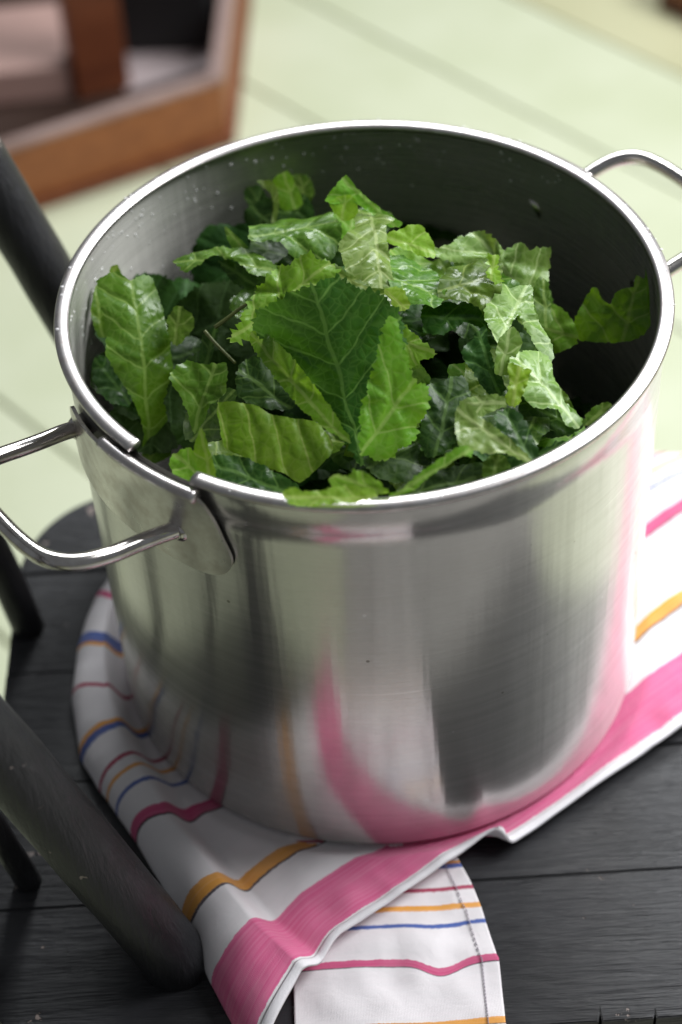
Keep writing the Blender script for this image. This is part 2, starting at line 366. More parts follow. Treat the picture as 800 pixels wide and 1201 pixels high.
# things in the box
q0 = at(28, 108, FZ + 0.03)
pb = bm_obj('paper_block', box_mesh(-.085, .06, 0, .16, 0, .045, 0.002), flat_mat('pinkish_paper', (0.42, 0.27, 0.235)))
pb.location = (q0.x, q0.y, FZ + 0.03); pb.rotation_euler = (0, 0, R(4))
pb.location.z = FZ + 0.0155
tag(pb, 'pale pinkish block of paper lying in the wooden box', 'paper block')
q1 = at(205, 64, FZ + 0.0155)
kb = bm_obj('black_case', box_mesh(-.065, .05, 0, .10, 0, .10, 0.004), flat_mat('black_case', (0.006, 0.006, 0.007), 0.7))
kb.location = (q1.x, q1.y, FZ + 0.0155); kb.rotation_euler = (0, 0, R(-4)); tag(kb, 'plain black case standing in the wooden box', 'case')
q3 = at(190, 92, FZ + 0.0155)
ps = bm_obj('lit_patch', box_mesh(-.05, .075, -.01, .075, 0, .003, 0.0008), flat_mat('lit_patch_grey', (0.34, 0.28, 0.28)))  # thin grey slab in place of light falling on the box bottom
ps.location = (q3.x, q3.y, FZ + 0.0152); ps.rotation_euler = (0, 0, R(22)); tag(ps, 'painted patch of light on the wooden box bottom beside the upright', 'light patch')
kb.location.z = FZ + 0.0185
# brown cupboard, only its near foot corner comes into the picture
q2 = at(772, 8, FZ)
cb = empty('wooden_crate', (q2.x, q2.y, FZ)); tag(cb, 'reddish brown wooden crate just entering at top right corner', 'crate'); cb.rotation_euler = (0, 0, R(-49))
bm_obj('plinth', box_mesh(0.0, 0.12, 0.0, 0.30, 0, 0.03, 0.003), M_wood_dark, cb)
bm_obj('carcass', box_mesh(-0.006, 0.126, -0.006, 0.31, 0.0302, 0.06, 0.004), M_wood, cb)

# ------------------------------------------------------------------ black wooden chair
SZ = -0.0045
chair = empty('wooden_chair', (0, 0, FZ)); tag(chair, 'black painted wooden chair with chipped paint carrying the steel pot', 'chair')
def cl(o): o.location = (0, 0, -FZ); return o          # parts are written in world metres
x0, x1, y0, y1 = -0.219, 0.245, -0.2545, 0.141
def seat_x(y):                                           # left edge, deep rounded corners
    a = 0.0
    rb, rf = 0.075, 0.062
    if y > y1 - rb: k = (y - (y1 - rb)) / rb; a = rb * 0.85 * (1 - math.sqrt(max(0, 1 - k * k)))
    if y < y0 + rf: k = ((y0 + rf) - y) / rf; a = rf * (1 - math.sqrt(max(0, 1 - k * k)))
    return x0 + a
def seat_xr(y):
    rb = 0.03; a = 0
    if y > y1 - rb: k = (y - (y1 - rb)) / rb; a = rb * (1 - math.sqrt(max(0, 1 - k * k)))
    if y < y0 + rb: k = ((y0 + rb) - y) / rb; a = rb * (1 - math.sqrt(max(0, 1 - k * k)))
    return x1 - a
seams = [y0, -0.169, -0.088, -0.007, 0.0735, y1]
rng = random.Random(5)
for i in range(5):
    ya, yb = seams[i] + (0.00025 if i else 0), seams[i + 1] - (0.00025 if i < 4 else 0)
    ns = 14; ys = [ya + (yb - ya) * k / ns for k in range(ns + 1)]
    if i == 0: ys = [ya + (yb - ya) * (k / ns) ** 1.8 for k in range(ns + 1)]
    if i == 4: ys = [ya + (yb - ya) * (1 - (1 - k / ns) ** 1.8) for k in range(ns + 1)]
    dz = rng.uniform(-.0006, .0004)
    bm = bmesh.new(); L = [Vector((seat_x(y), y, 0)) for y in ys]; Rr = [Vector((seat_xr(y), y, 0)) for y in reversed(ys)]
    # notches where the front edge has split
    ring = L + Rr
    if i == 0:
        front = []
        for cx_, w_, dp in ((0.121, .0007, .003), (0.094, .0009, .005), (-0.05, .001, .005)):
            front += [Vector((cx_ + w_, y0, 0)), Vector((cx_ + rng.uniform(-.001, .001), y0 + dp, 0)), Vector((cx_ - w_, y0, 0))]
        ring = L + Rr + [v for v in front if x0 + .07 < v.x < x1 - .04]
    vs_ = [bm.verts.new(v + Vector((0, 0, SZ + dz))) for v in ring]
    f = bm.faces.new(vs_); bmesh.ops.recalc_face_normals(bm, faces=[f])
    if f.normal.z < 0: f.normal_flip()
    ext = bmesh.ops.extrude_face_region(bm, geom=[f]); 
    for v in ext['geom']:
        if isinstance(v, bmesh.types.BMVert): v.co.z -= 0.034
    bmesh.ops.recalc_face_normals(bm, faces=bm.faces[:])
    top = [e for e in bm.edges if all(v.co.z > SZ + dz - 1e-5 for v in e.verts) and len(e.link_faces) == 2]
    bmesh.ops.bevel(bm, geom=top, offset=0.0008 if 0 < i < 4 else 0.0012, segments=2, affect='EDGES', clamp_overlap=True)
    cl(bm_obj('seat_plank', bm, M_seat, chair))
def post_obj(name, base, vec, r0, r1, length=0.46, mat=M_post):
    b_ = Vector(base); v = Vector(vec).normalized()
    pts = []; rr = []
    for k in range(25):
        t = k / 24; p = b_ + v * (t * length - 0.012)
        p += Vector((-0.02 * t * t, 0, 0))
        pts.append(p + 0.0006 * Vector(mnoise.noise_vector(p * 30))); rr.append(r0 + (r1 - r0) * t + 0.0005 * mnoise.noise(p * 40))
    V, Fc = tube(pts, rr, 28); o = cl(mesh_obj(name, V, Fc, mat, chair)); return o, pts[-1]
def base_top(b, t, z):
    B = at(*b, SZ); return B, at(*t, z) - B
tops = []
for nm, b, t, z, r_ in (('back_post', (212, 600), (0, 205), .235, .0172), ('back_spindle', (33, 735), (0, 658), .046, .0096),
                        ('back_post', (209, 1128), (0, 868), .185, .0172), ('back_spindle', (34, 1034), (0, 980), .05, .0070)):
    B, v = base_top(b, t, z); tops.append(post_obj(nm, B, v, r_, r_ * .9)[1])
tops.append(post_obj('back_spindle', (-0.212, -0.065, SZ), (-.16, -.03, 1), .0096, .009)[1])
ordr = sorted(tops, key=lambda p: p.y)
crest = spline([tuple(p + Vector((0, 0, .0))) for p in ordr], 8)
V, Fc = tube(crest, 0.022, 20); cl(mesh_obj('crest_rail', V, Fc, M_post, chair))
for (lx, ly, sx, sy) in ((-.15, .085, -.05, .04), (-.15, -.19, -.05, -.04), (.18, .085, .04, .03), (.18, -.19, .04, -.03)):
    pts = [Vector((lx + sx * t, ly + sy * t, SZ - .03 - (SZ - .03 - FZ) * t)) for t in [k / 10 for k in range(11)]]
    V, Fc = tube(pts, [.016 + .006 * math.sin(math.pi * min(1, k / 8)) - .004 * (k / 10) for k in range(11)], 20)
    cl(mesh_obj('leg', V, Fc, M_post, chair))

# ------------------------------------------------------------------ kitchen towel
nv = np.array([-.57, .82]); ev = np.array([.82, .57]); T0 = -0.161
RIDGE = [  # outer edge pixel, ridge pixel, ridge height
    ((310, 1275), (358, 1146), .019), ((298, 1255), (351, 1138), .020), ((246, 1155), (290, 1078), .023), ((215, 1085), (252, 1028), .025), ((160, 990), (192, 954), .025),
    ((137, 958), (172, 917), .020), ((125, 940), (157, 898), .020), ((115, 928), (146, 883), .020), ((93, 890), (134, 850), .020),
    ((84, 825), (122, 808), .020), ((91, 767), (118, 750), .018), ((112, 707), (130, 700), .013), ((128, 680), (140, 676), .010), ((150, 655), (160, 650), .008), ((200, 600), (210, 600), .006)]
rowsT, rowL, rowR = [], [], []
for Lp, Rp, z in RIDGE:
    A = at(*Lp, -0.002); B = at(*Rp, z)
    tB = B.x * nv[0] + B.y * nv[1] - T0
    rowsT.append(tB); rowL.append((A.x * ev[0] + A.y * ev[1], A.x * nv[0] + A.y * nv[1] - T0)); rowR.append((B.x * ev[0] + B.y * ev[1], z))
rowsT[0] = min(rowsT[0], -0.004)
rowsT = np.array(rowsT); rowL = np.array(rowL); rowR = np.array(rowR)
towel = empty('kitchen_towel', (0, -0.1, 0)); tag(towel, 'white cotton towel with pink, orange and blue stripes under the pot', 'towel')
def tl(o): o.location = (0, 0.1, 0); return o
def drape(x, y, z):                                       # over the back edge of the seat
    ye = 0.136
    over = np.maximum(y - ye, 0)
    k = np.minimum(over, .006)
    return x, np.where(over > 0, ye + k * .9, y), np.where(over > 0, z - k * .3 - np.maximum(over - .006, 0), z)
ts = np.unique(np.concatenate([np.linspace(0, .012, 8), np.linspace(.012, .31, 190)]))
na, nb = 22, 230
def fbm(x, y, sc, seed):
    return np.array([mnoise.noise((a * sc, b * sc, seed)) for a, b in zip(x.ravel(), y.ravel())]).reshape(x.shape)
Sg = np.zeros((len(ts), na + nb)); Tg = np.zeros_like(Sg); Zg = np.zeros_like(Sg); Us = np.zeros_like(Sg)
for i, t in enumerate(ts):
    sL = np.interp(t, rowsT, rowL[:, 0]); tL = np.interp(t, rowsT, rowL[:, 1]) ; sR = np.interp(t, rowsT, rowR[:, 0]); zr = np.interp(t, rowsT, rowR[:, 1])
    a = np.linspace(0, 1, na, endpoint=False)
    sA = sL + (sR - sL) * (1 - np.cos(a * np.pi / 2)); zA = -.0025 + (zr + .0025) * np.sin(a * np.pi / 2)
    tA = tL + (t - tL) * (1 - np.cos(a * np.pi / 2))
    q = np.linspace(0, 1, nb); sB = sR + (0.36 - sR) * (q ** 1.35)
    dd = sB - sR
    zB = (zr - .0025) * np.where(dd < .017, np.cos(np.clip(dd / .017, 0, 1) * np.pi) * .5 + .5, 0) + .0025
    Sg[i] = np.concatenate([sA, sB]); Zg[i] = np.concatenate([zA, zB]); Tg[i] = np.concatenate([tA, np.full(nb, t)])
    ds = np.concatenate([(sA - sR) * 1.4, dd]); Us[i] = sR + ds
tcol = np.repeat(ts[:, None], na + nb, 1)
# the hem steps back left of a small standing fold
jog = sstep(-.036, -.056, Sg)
Tg = Tg + 0.0105 * jog * np.exp(-tcol / .06) * sstep(-.175, -.14, Sg)
fold = np.exp(-((Sg + .050) / .0085) ** 2) * np.exp(-tcol / .016)
Zg = Zg + .010 * fold; Sg = Sg + .010 * fold * np.exp(-tcol / .008)
Zg = Zg + .0055 * sstep(-.045, -.075, Sg) * np.exp(-tcol / .05) * sstep(-.18, -.15, Sg)      # lies on the lower layer
X = Sg * ev[0] + (Tg + T0) * nv[0]; Y = Sg * ev[1] + (Tg + T0) * nv[1]
rad = np.hypot(X, Y)
free = sstep(.150, .175, rad)
wr = fbm(X, Y, 22, 1.7) * .0032 + fbm(X, Y, 60, 4.1) * .0014 + (np.abs(fbm(X, Y, 38, 7.7)) - .2) * -.0022
Zg = Zg + wr * free + .0012
Zg = np.where(rad < .166, np.minimum(Zg, -.0008 + (Zg + .0008) * sstep(.1475, .160, rad)), Zg)
Zg = np.maximum(Zg, -.0032)
Zg = np.where(rad < .147, -.0014, Zg)
X, Y, Zg = drape(X, Y, Zg)
nr, nc = X.shape
V = np.stack([X, Y, Zg], -1).reshape(-1, 3)
Fc = [(i * nc + j, i * nc + j + 1, (i + 1) * nc + j + 1, (i + 1) * nc + j) for i in range(nr - 1) for j in range(nc - 1)]
UV = np.stack([Us, tcol], -1).reshape(-1, 2)
o = tl(mesh_obj('upper_layer', V, Fc, M_towel, towel, uv=UV))
sm = o.modifiers.new('thick', 'SOLIDIFY'); sm.thickness = 0.0009; sm.offset = -1
# hem: doubled white edge
hv = []; hf = []
hp = [Vector(V[j]) for j in range(nc)]
inn = [Vector(V[3 * nc + j]) for j in range(nc)]
prof = 6
for j in range(nc):
    a = hp[j]; b = inn[j]
    for k in range(prof + 1):
        t = k / prof; p = a.lerp(b, t); p = p + Vector((0, 0, .0003 + .0010 * math.sin(math.pi * (0.12 + .88 * t)) ** .6))
        hv.append(p)
    hv.append(a + Vector((0, 0, -.0012)))
W_ = prof + 2
for j in range(nc - 1):
    for k in range(W_ - 1):
        hf.append((j * W_ + k, (j + 1) * W_ + k, (j + 1) * W_ + k + 1, j * W_ + k + 1))
    hf.append((j * W_ + W_ - 1, (j + 1) * W_ + W_ - 1, (j + 1) * W_, j * W_))
tl(mesh_obj('hem', hv, hf, M_hem, towel))
# lower layer, folded under and hanging over the front edge of the seat
tl_s = np.linspace(.225, -.03, 170); xs = np.linspace(0, 1, 110)
yk = np.interp(tl_s[::-1], [-.03, .0615, .0705, .1165, .1268, .1455, .157, .167, .225], [-.330, -.2545, -.2510, -.2195, -.2150, -.1955, -.1865, -.174, -.135])[::-1]
xe = np.interp(tl_s[::-1], [-.03, .066, .1225, .1455, .157, .167, .225], [.050, .0475, .048, .0435, .042, .039, .026])[::-1]
Xl = np.zeros((170, 110)); Yl = Xl.copy(); Zl = Xl.copy(); Ul = Xl.copy(); Tl = Xl.copy()
for i in range(170):
    x = -.056 + (xe[i] + .056) * xs
    Xl[i] = x; Yl[i] = yk[i] - .007 * np.exp(-((x - .018) / .012) ** 2) * np.exp(-((tl_s[i] - .122) / .02) ** 2) + .06 * (0.0475 - x) * .1; Tl[i] = tl_s[i]; Ul[i] = x - xe[i]
Zl = -.0022 + .0022 * fbm(Xl, Yl, 28, 9.2) * 1.1 + .0009 * fbm(Xl, Yl, 75, 3.3) + .0028 * np.exp(-((Xl - .012) / .012) ** 2) * np.exp(-((Yl + .215) / .02) ** 2)
Zl = np.maximum(Zl, -.0034)
ov = np.maximum(-.2555 - Yl, 0); k = np.minimum(ov, .006)
Yl = np.where(ov > 0, -.2555 - k * .8, Yl); Zl = np.where(ov > 0, Zl - k * .3 - np.maximum(ov - .006, 0) * .98, Zl)
Yl = np.where(ov > .006, Yl - .004 * np.abs(np.sin(Xl * 60)) * np.minimum(1, (ov - .006) / .03), Yl)
V2 = np.stack([Xl, Yl, Zl], -1).reshape(-1, 3); nr2, nc2 = Xl.shape
F2 = [(i * nc2 + j, (i + 1) * nc2 + j, (i + 1) * nc2 + j + 1, i * nc2 + j + 1) for i in range(nr2 - 1) for j in range(nc2 - 1)]
o = tl(mesh_obj('lower_layer', V2, F2, M_towel, towel, uv=np.stack([Ul, Tl], -1).reshape(-1, 2)))
sm = o.modifiers.new('thick', 'SOLIDIFY'); sm.thickness = 0.0008; sm.offset = -1
# stitched side seam of the lower layer
sv, sf = [], []
G = V2.reshape(nr2, nc2, 3)
path = []
for i in range(nr2):
    x = G[i, :, 0]; xt = x[-1] - .0085; j = int(np.argmin(np.abs(x - xt))); path.append(Vector(G[i, j]) + Vector((0, 0, .0006)))
for i in range(0, nr2 - 2, 2):
    a, b = path[i], path[i].lerp(path[i + 2], .72)
    vv, ff = tube([a, a.lerp(b, .5) + Vector((0, -.0001, .0003)), b], .00032, 6); n0 = len(sv); sv += vv; sf += [tuple(q + n0 for q in f_) for f_ in ff]
tl(mesh_obj('stitching', sv, sf, M_thread, towel))

# ------------------------------------------------------------------ stainless stockpot
pot = empty('stockpot', (0, 0, 0)); tag(pot, 'large stainless steel stockpot full of green leaves', 'pot')
GAP = (R(-137.4), R(-123.4)); NOTCH_Z = 0.2500
angs = sorted(set([GAP[0] + 2 * math.pi * k / 288 for k in range(288)] + [GAP[1]]))
angs = sorted(a if a < math.pi else a - 2 * math.pi for a in angs)
RW, RI = 0.1476, 0.1462
outer = [(0, .0005), (.10, .0005), (.143, .0002), (.1455, .0006), (.1466, .0014), (.1473, .0028), (RW, .0050)] + [(RW, .0050 + (.2365 - .0050) * k / 24) for k in range(1, 25)] + [(RW + .0005, .2372), (RW + .0005, NOTCH_Z), (RW + .0005, .2540)]
inner = [(RI, .2540), (RI, NOTCH_Z)] + [(RI, NOTCH_Z - (NOTCH_Z - .012) * k / 16) for k in range(1, 17)] + [(.142, .005), (0, .0035)]
def lathe(prof, name, mat, flip=False, notch=True):
    V = []; Fc = []; UV = []; n = len(prof); A = angs + [angs[0] + 2 * math.pi]
    s = 0; dist = [0]
    for (r1, z1), (r2, z2) in zip(prof, prof[1:]): dist.append(dist[-1] + math.hypot(r2 - r1, z2 - z1))
    for a in A:
        for k, (r_, z_) in enumerate(prof):
            V.append((r_ * math.cos(a), r_ * math.sin(a), z_)); UV.append((a * RW, dist[k]))
    for i in range(len(A) - 1):
        am = (A[i] + A[i + 1]) / 2
        for k in range(n - 1):
            zc = (prof[k][1] + prof[k + 1][1]) / 2
            if notch and GAP[0] < am < GAP[1] and zc > NOTCH_Z + 1e-4: continue
            f = (i * n + k, (i + 1) * n + k, (i + 1) * n + k + 1, i * n + k + 1)
            Fc.append(f[::-1] if flip else f)
    return mesh_obj(name, V, Fc, mat, pot, uv=UV)
lathe(outer, 'outer_wall', M_steel); lathe(inner, 'inner_wall', M_inner)
# rolled rim, open over the notch
def sweep_arc(name, a0, a1, n, prof, mat, caps=True, parent=None, taper=None):
    V = []; Fc = []; m_ = len(prof)
    for i in range(n + 1):
        a = a0 + (a1 - a0) * i / n
        for (r_, z_) in prof: V.append((r_ * math.cos(a), r_ * math.sin(a), z_))
    for i in range(n):
        for k in range(m_):
            k2 = (k + 1) % m_; Fc.append((i * m_ + k, (i + 1) * m_ + k, (i + 1) * m_ + k2, i * m_ + k2))
    if caps: Fc.append(tuple(range(m_))); Fc.append(tuple(n * m_ + k for k in range(m_))[::-1])
    return mesh_obj(name, V, Fc, mat, parent or pot)
def oval(rc, zc, a, b, n=14, p=2.6):
    out = []
    for k in range(n):
        w = 2 * math.pi * k / n; c_, s_ = math.cos(w), math.sin(w)
        out.append((rc + a * math.copysign(abs(c_) ** (2 / p), c_), zc + b * math.copysign(abs(s_) ** (2 / p), s_)))
    return out
rim = sweep_arc('rim', GAP[1], GAP[0] + 2 * math.pi, 300, oval(.1473, .2549, .0038, .0022), M_rim)
# handle brackets and handles
def bracket(rot, parent):
    # outline in (angle deg, z)
    tb = [(-144.0, .2490), (-139, .2502), (-132, .2504), (-126, .2502), (-122.0, .2490), (-119.8, .238), (-118.2, .224), (-117.0, .213), (-117.6, .2055), (-119.6, .2005), (-123, .1985)]
    bb = [(-130, .200), (-140, .2015), (-150, .2015), (-158, .2005), (-162.5, .2025), (-165.3, .208), (-165.6, .217), (-164.0, .228), (-160, .2385), (-152, .2445)]
    ol = spline([(a, z, 0) for a, z in tb + bb], 9, closed=True)
    pts = [(p[0], p[1]) for p in ol]
    bm = bmesh.new(); fr = []
    A = np.array([p[0] for p in pts]); Z = np.array([p[1] for p in pts])
    # grid fill
    def rr(a_): return .1497 + .0022 * max(0.0, 1 - ((a_ + 141) / 24.5) ** 2)
    grid = [(a_, z_) for a_ in np.arange(-165, -116.5, 1.2) for z_ in np.arange(.199, .251, .003)]
    from_poly = np.array(pts)
    def inside(a_, z_):
        c_ = False; j = len(pts) - 1
        for i in range(len(pts)):
            if (pts[i][1] > z_) != (pts[j][1] > z_) and a_ < (pts[j][0] - pts[i][0]) * (z_ - pts[i][1]) / (pts[j][1] - pts[i][1]) + pts[i][0]: c_ = not c_
            j = i
        return c_
    g = [(a_, z_) for a_, z_ in grid if inside(a_, z_) and np.min(np.hypot((from_poly[:, 0] - a_) * .0026, from_poly[:, 1] - z_)) > .0022]
    co = [Vector((a_ * .0026, z_)) for a_, z_ in pts + g]
    n = len(pts)
    vo, eo, fo, *_ = delaunay_2d_cdt(co, [], [list(range(n))], 1, 1e-7)
    V = []
    for v in vo:
        a_ = v.x / .0026; q = rr(a_) + .0030 * max(0.0, (v.y - .225) / .024) ** 2 * max(0.0, 1 - ((a_ + 134) / 26) ** 2); V.append((q * math.cos(R(a_) + rot), q * math.sin(R(a_) + rot), v.y))
    o = mesh_obj('handle_bracket', V, [tuple(f) for f in fo], M_plate, parent)
    sm = o.modifiers.new('thick', 'SOLIDIFY'); sm.thickness = .0018; sm.offset = 0
    es = o.modifiers.new('split', 'EDGE_SPLIT'); es.split_angle = R(35)
    sweep = sweep_arc('rolled_edge', R(-144.0) + rot, R(-121.8) + rot, 30, oval(.1535, .2503, .0034, .0030, 14, 2.0), M_rim, parent=o)
    return o
CEN = R(-145.0)
def handle(cen, parent, zc=.2190, tilt=13):
    loc = [(.1500, .0445), (.158, .0445), (.168, .0440), (.180, .0440), (.192, .0425), (.2005, .038), (.206, .030), (.2085, .016), (.209, 0)]
    loc = loc + [(a, -b) for a, b in loc[-2::-1]]
    P = []
    for rho, tau in spline([(a, b, 0) for a, b in loc], 6).__iter__() if False else [(p[0], p[1]) for p in spline([(a, b, 0) for a, b in loc], 6)]:
        rr_ = rho - .008 * (abs(tau) / .0445) ** 2 * (1 if rho < .16 else max(0, (.176 - rho) / .016))
        z_ = zc + (rho - .149) * math.tan(R(tilt))
        P.append((rr_ * math.cos(cen) - tau * math.sin(cen), rr_ * math.sin(cen) + tau * math.cos(cen), z_))
    V, Fc = tube(P, .0041, 18); h = mesh_obj('handle', V, Fc, M_handle, parent)
    for p, q in ((P[0], P[2]), (P[-1], P[-3])):                       # weld collars
        a = Vector(p); b = Vector(q); dd_ = (b - a).normalized()
        vv, ff = tube([a - dd_ * .002, a + dd_ * .0012, a + dd_ * .003, a + dd_ * .0038], [.0066, .0064, .0052, .0043], 18)
        mesh_obj('weld', vv, ff, M_handle, h)
    return h
bracket(0, pot); handle(CEN, pot)
bracket(math.pi - R(0), pot); handle(R(31), pot)
# water drops inside the rim
rg = random.Random(11); V = []; Fc = []
def drop(center, nrm, r_, flat=.55):
    nrm = Vector(nrm).normalized(); a = nrm.orthogonal().normalized(); b = nrm.cross(a); n0 = len(V); c_ = Vector(center)
    V.append(c_ + nrm * r_ * flat)
    for i in range(1, 4):
        ph = math.pi / 2 * i / 3
        for k in range(9): w = 2 * math.pi * k / 9; V.append(c_ + nrm * r_ * flat * math.cos(ph) + (a * math.cos(w) + b * math.sin(w)) * r_ * math.sin(ph))
    for k in range(9): Fc.append((n0, n0 + 1 + k, n0 + 1 + (k + 1) % 9))
    for i in range(2):
        for k in range(9): q = n0 + 1 + i * 9; Fc.append((q + k, q + 9 + k, q + 9 + (k + 1) % 9, q + (k + 1) % 9))
for k in range(150):
    a = R(rg.gauss(150, 32)) if k < 105 else R(rg.uniform(40, 110)); z_ = .2515 - abs(rg.gauss(0, .022)); 
    drop((RI * .9998 * math.cos(a), RI * .9998 * math.sin(a), z_), (-math.cos(a), -math.sin(a), 0), rg.uniform(.0004, .0010) * (1.35 if k % 9 == 0 else 1))
for k in range(90):
    a = rg.uniform(-2.1, 3.6); drop(((.1476 + rg.uniform(-.002, .003)) * math.cos(a), (.1476 + rg.uniform(-.002, .003)) * math.sin(a), .2569), (0, 0, 1), rg.uniform(.0004, .0011), .4)
tag(mesh_obj('water_drops', V, Fc, M_water), 'tiny clear water drops beaded on the steel pot rim', 'water drops', kind='stuff')

# ------------------------------------------------------------------ leaves
SEED = [0]
def densify(P, step):
    out = []; n = len(P)
    for i in range(n):
        a, b = P[i], P[(i + 1) % n]; k = max(1, int(round(np.linalg.norm(b - a) / step)))
        for j in range(k): out.append(a + (b - a) * j / k)
    return np.array(out)
def smooth_closed(P, n=3):
    return np.array([p[:2] for p in spline([(a, b, 0) for a, b in P], n, closed=True)])
def leaf(label, tone, poly, mid, z, nrm, serr=.0005, bu=0.0, bv=0.0, fold=0.0, ruffle=.0013, crump=.0019, quilt=.0010, name='leaf', group=None, step=.0015, local=None, flap=None, grow=1.08):
    """poly: outline, mid: two points of the midrib, z: height of the outline's middle, nrm: facing of the sheet, bu/bv: curvature along/across."""
    SEED[0] += 1; rs = np.random.RandomState(SEED[0] * 7 + 3)
    nrm = Vector(nrm).normalized()
    if local is None:
        P = np.array(poly, float); cpx = P.mean(0); P = cpx + (P - cpx) * grow; C0 = at(float(cpx[0]), float(cpx[1]), z)
        def onpl(p):
            d_ = ray(p[0], p[1]); return CAM + d_ * ((C0 - CAM).dot(nrm) / d_.dot(nrm))
        m0, m1 = onpl(mid[0]), onpl(mid[1])
        U = (m1 - m0).normalized(); Vv = nrm.cross(U).normalized(); O = m0
        Q = np.array([((w - O).dot(U), (w - O).dot(Vv)) for w in (onpl(p) for p in P)])
    else:
        O, U, Vv, Q = local
    Q = densify(smooth_closed(Q, 2), .0010)
    # serration
    n = len(Q); tang = np.roll(Q, -1, 0) - np.roll(Q, 1, 0); tang /= np.linalg.norm(tang, axis=1)[:, None] + 1e-12
    szf = 1.0
    area = 0.5 * np.sum(Q[:, 0] * np.roll(Q[:, 1], -1) - np.roll(Q[:, 0], -1) * Q[:, 1]); sg = 1 if area > 0 else -1
    szf = min(1.0, math.sqrt(abs(area)) / .042); ruffle *= szf ** 1.3; crump *= szf ** 1.3; quilt *= szf
    nor = np.stack([tang[:, 1], -tang[:, 0]], -1) * sg
    arc = np.cumsum(np.linalg.norm(Q - np.roll(Q, 1, 0), axis=1)); per = arc[-1]
    nt = max(4, int(per / .0055)); ph = arc / per * nt * 2 * np.pi
    jit = np.sin(ph + 1.7 * np.sin(ph / 3.1 + rs.rand() * 6) + rs.rand() * 6)
    saw = serr * (np.abs(jit) ** .6 * np.sign(jit) * (.6 + .4 * np.sin(ph / 2.7 + rs.rand() * 6)) + .45 * np.sin(ph * 2.3 + rs.rand() * 6))
    Q = Q + nor * saw[:, None]
    lo, hi = Q.min(0), Q.max(0)
    gx = np.arange(lo[0], hi[0], step); gy = np.arange(lo[1], hi[1], step * .87)
    G = np.stack(np.meshgrid(gx, gy), -1); G[1::2, :, 0] += step / 2; G = G.reshape(-1, 2) + rs.uniform(-.1, .1, (G.shape[0] * G.shape[1], 2)) * step
    ins = np.zeros(len(G), bool); j = n - 1
    for i in range(n):
        a, b = Q[i], Q[j]
        cnd = ((a[1] > G[:, 1]) != (b[1] > G[:, 1]))
        with np.errstate(divide='ignore', invalid='ignore'):
            xx = (b[0] - a[0]) * (G[:, 1] - a[1]) / (b[1] - a[1] + 1e-15) + a[0]
        ins ^= cnd & (G[:, 0] < xx); j = i
    G = G[ins]
    def edge_d(A): 
        out = np.empty(len(A))
        for s in range(0, len(A), 4000): out[s:s + 4000] = np.sqrt(((A[s:s + 4000, None] - Q[None]) ** 2).sum(-1).min(1))
        return out
    if len(G): G = G[edge_d(G) > step * .55]
    pts = [Vector(p) for p in np.concatenate([Q, G])]
    vo, eo, fo, *_ = delaunay_2d_cdt(pts, [], [list(range(n))], 1, 1e-6)
    A = np.array([(v.x, v.y) for v in vo]); de = edge_d(A)
    u, v = A[:, 0], A[:, 1]; uc, vc = u.mean(), v.mean()
    bu = bu + rs.uniform(-5, 5); bv = bv + rs.uniform(-4, 4)
    w = bu * (u - uc) ** 2 + bv * v ** 2 + fold * (np.sqrt(v * v + .003 ** 2) - .003)
    for k in range(5):
        th = rs.rand() * 6.28; kk = rs.uniform(35, 120); w = w + crump * .40 * np.sin((u * math.cos(th) + v * math.sin(th)) * kk + rs.rand() * 6.28) * (70 / kk)
    angp = np.arctan2(v - vc, u - uc)
    nrf = rs.randint(5, 9)
    w = w + ruffle * np.exp(-de / .008) * (np.sin(angp * nrf + rs.rand() * 6) + .3 * np.sin(angp * (nrf * 2 + 1) + rs.rand() * 6))
    lat = ((u - .85 * np.abs(v) + .004 * np.sin(v * 160 + SEED[0])) / .0155) % 1.0; ld = np.abs(lat - .5)
    w = w + .36 * quilt * (1 - np.exp(-(ld / .16) ** 2)) * np.minimum(1, np.abs(v) / .004)
    if flap is not None:                                 # one side of the sheet curls over: (u0, v0, direction, strength)
        du, dv, off, st = flap
        q = np.maximum(du * u + dv * v - off, 0); w = w + st * q ** 2 / (q + .004)
    W3 = np.array(O)[None] + u[:, None] * np.array(U)[None] + v[:, None] * np.array(Vv)[None] + w[:, None] * np.array(nrm)[None]
    # stay inside the steel wall, over the rim only where higher
    rr_ = np.hypot(W3[:, 0], W3[:, 1]); lim = np.where(W3[:, 2] < .2585, .1435, 9.0)
    k = np.minimum(1, lim / np.maximum(rr_, 1e-6)); W3[:, 0] *= k; W3[:, 1] *= k
    c3 = W3.mean(0)
    ob = mesh_obj(name, W3 - c3[None], [tuple(f) for f in fo], LM[tone], uv=A)
    ob.location = c3
    tag(ob, label, 'leaf', group or 'cut green leaves heaped in the pot')
    return ob
CF = (0, -.71, .70)                  # facing the viewer
UPF = (0, 0, 1)
HALF = (0, -.38, .92)
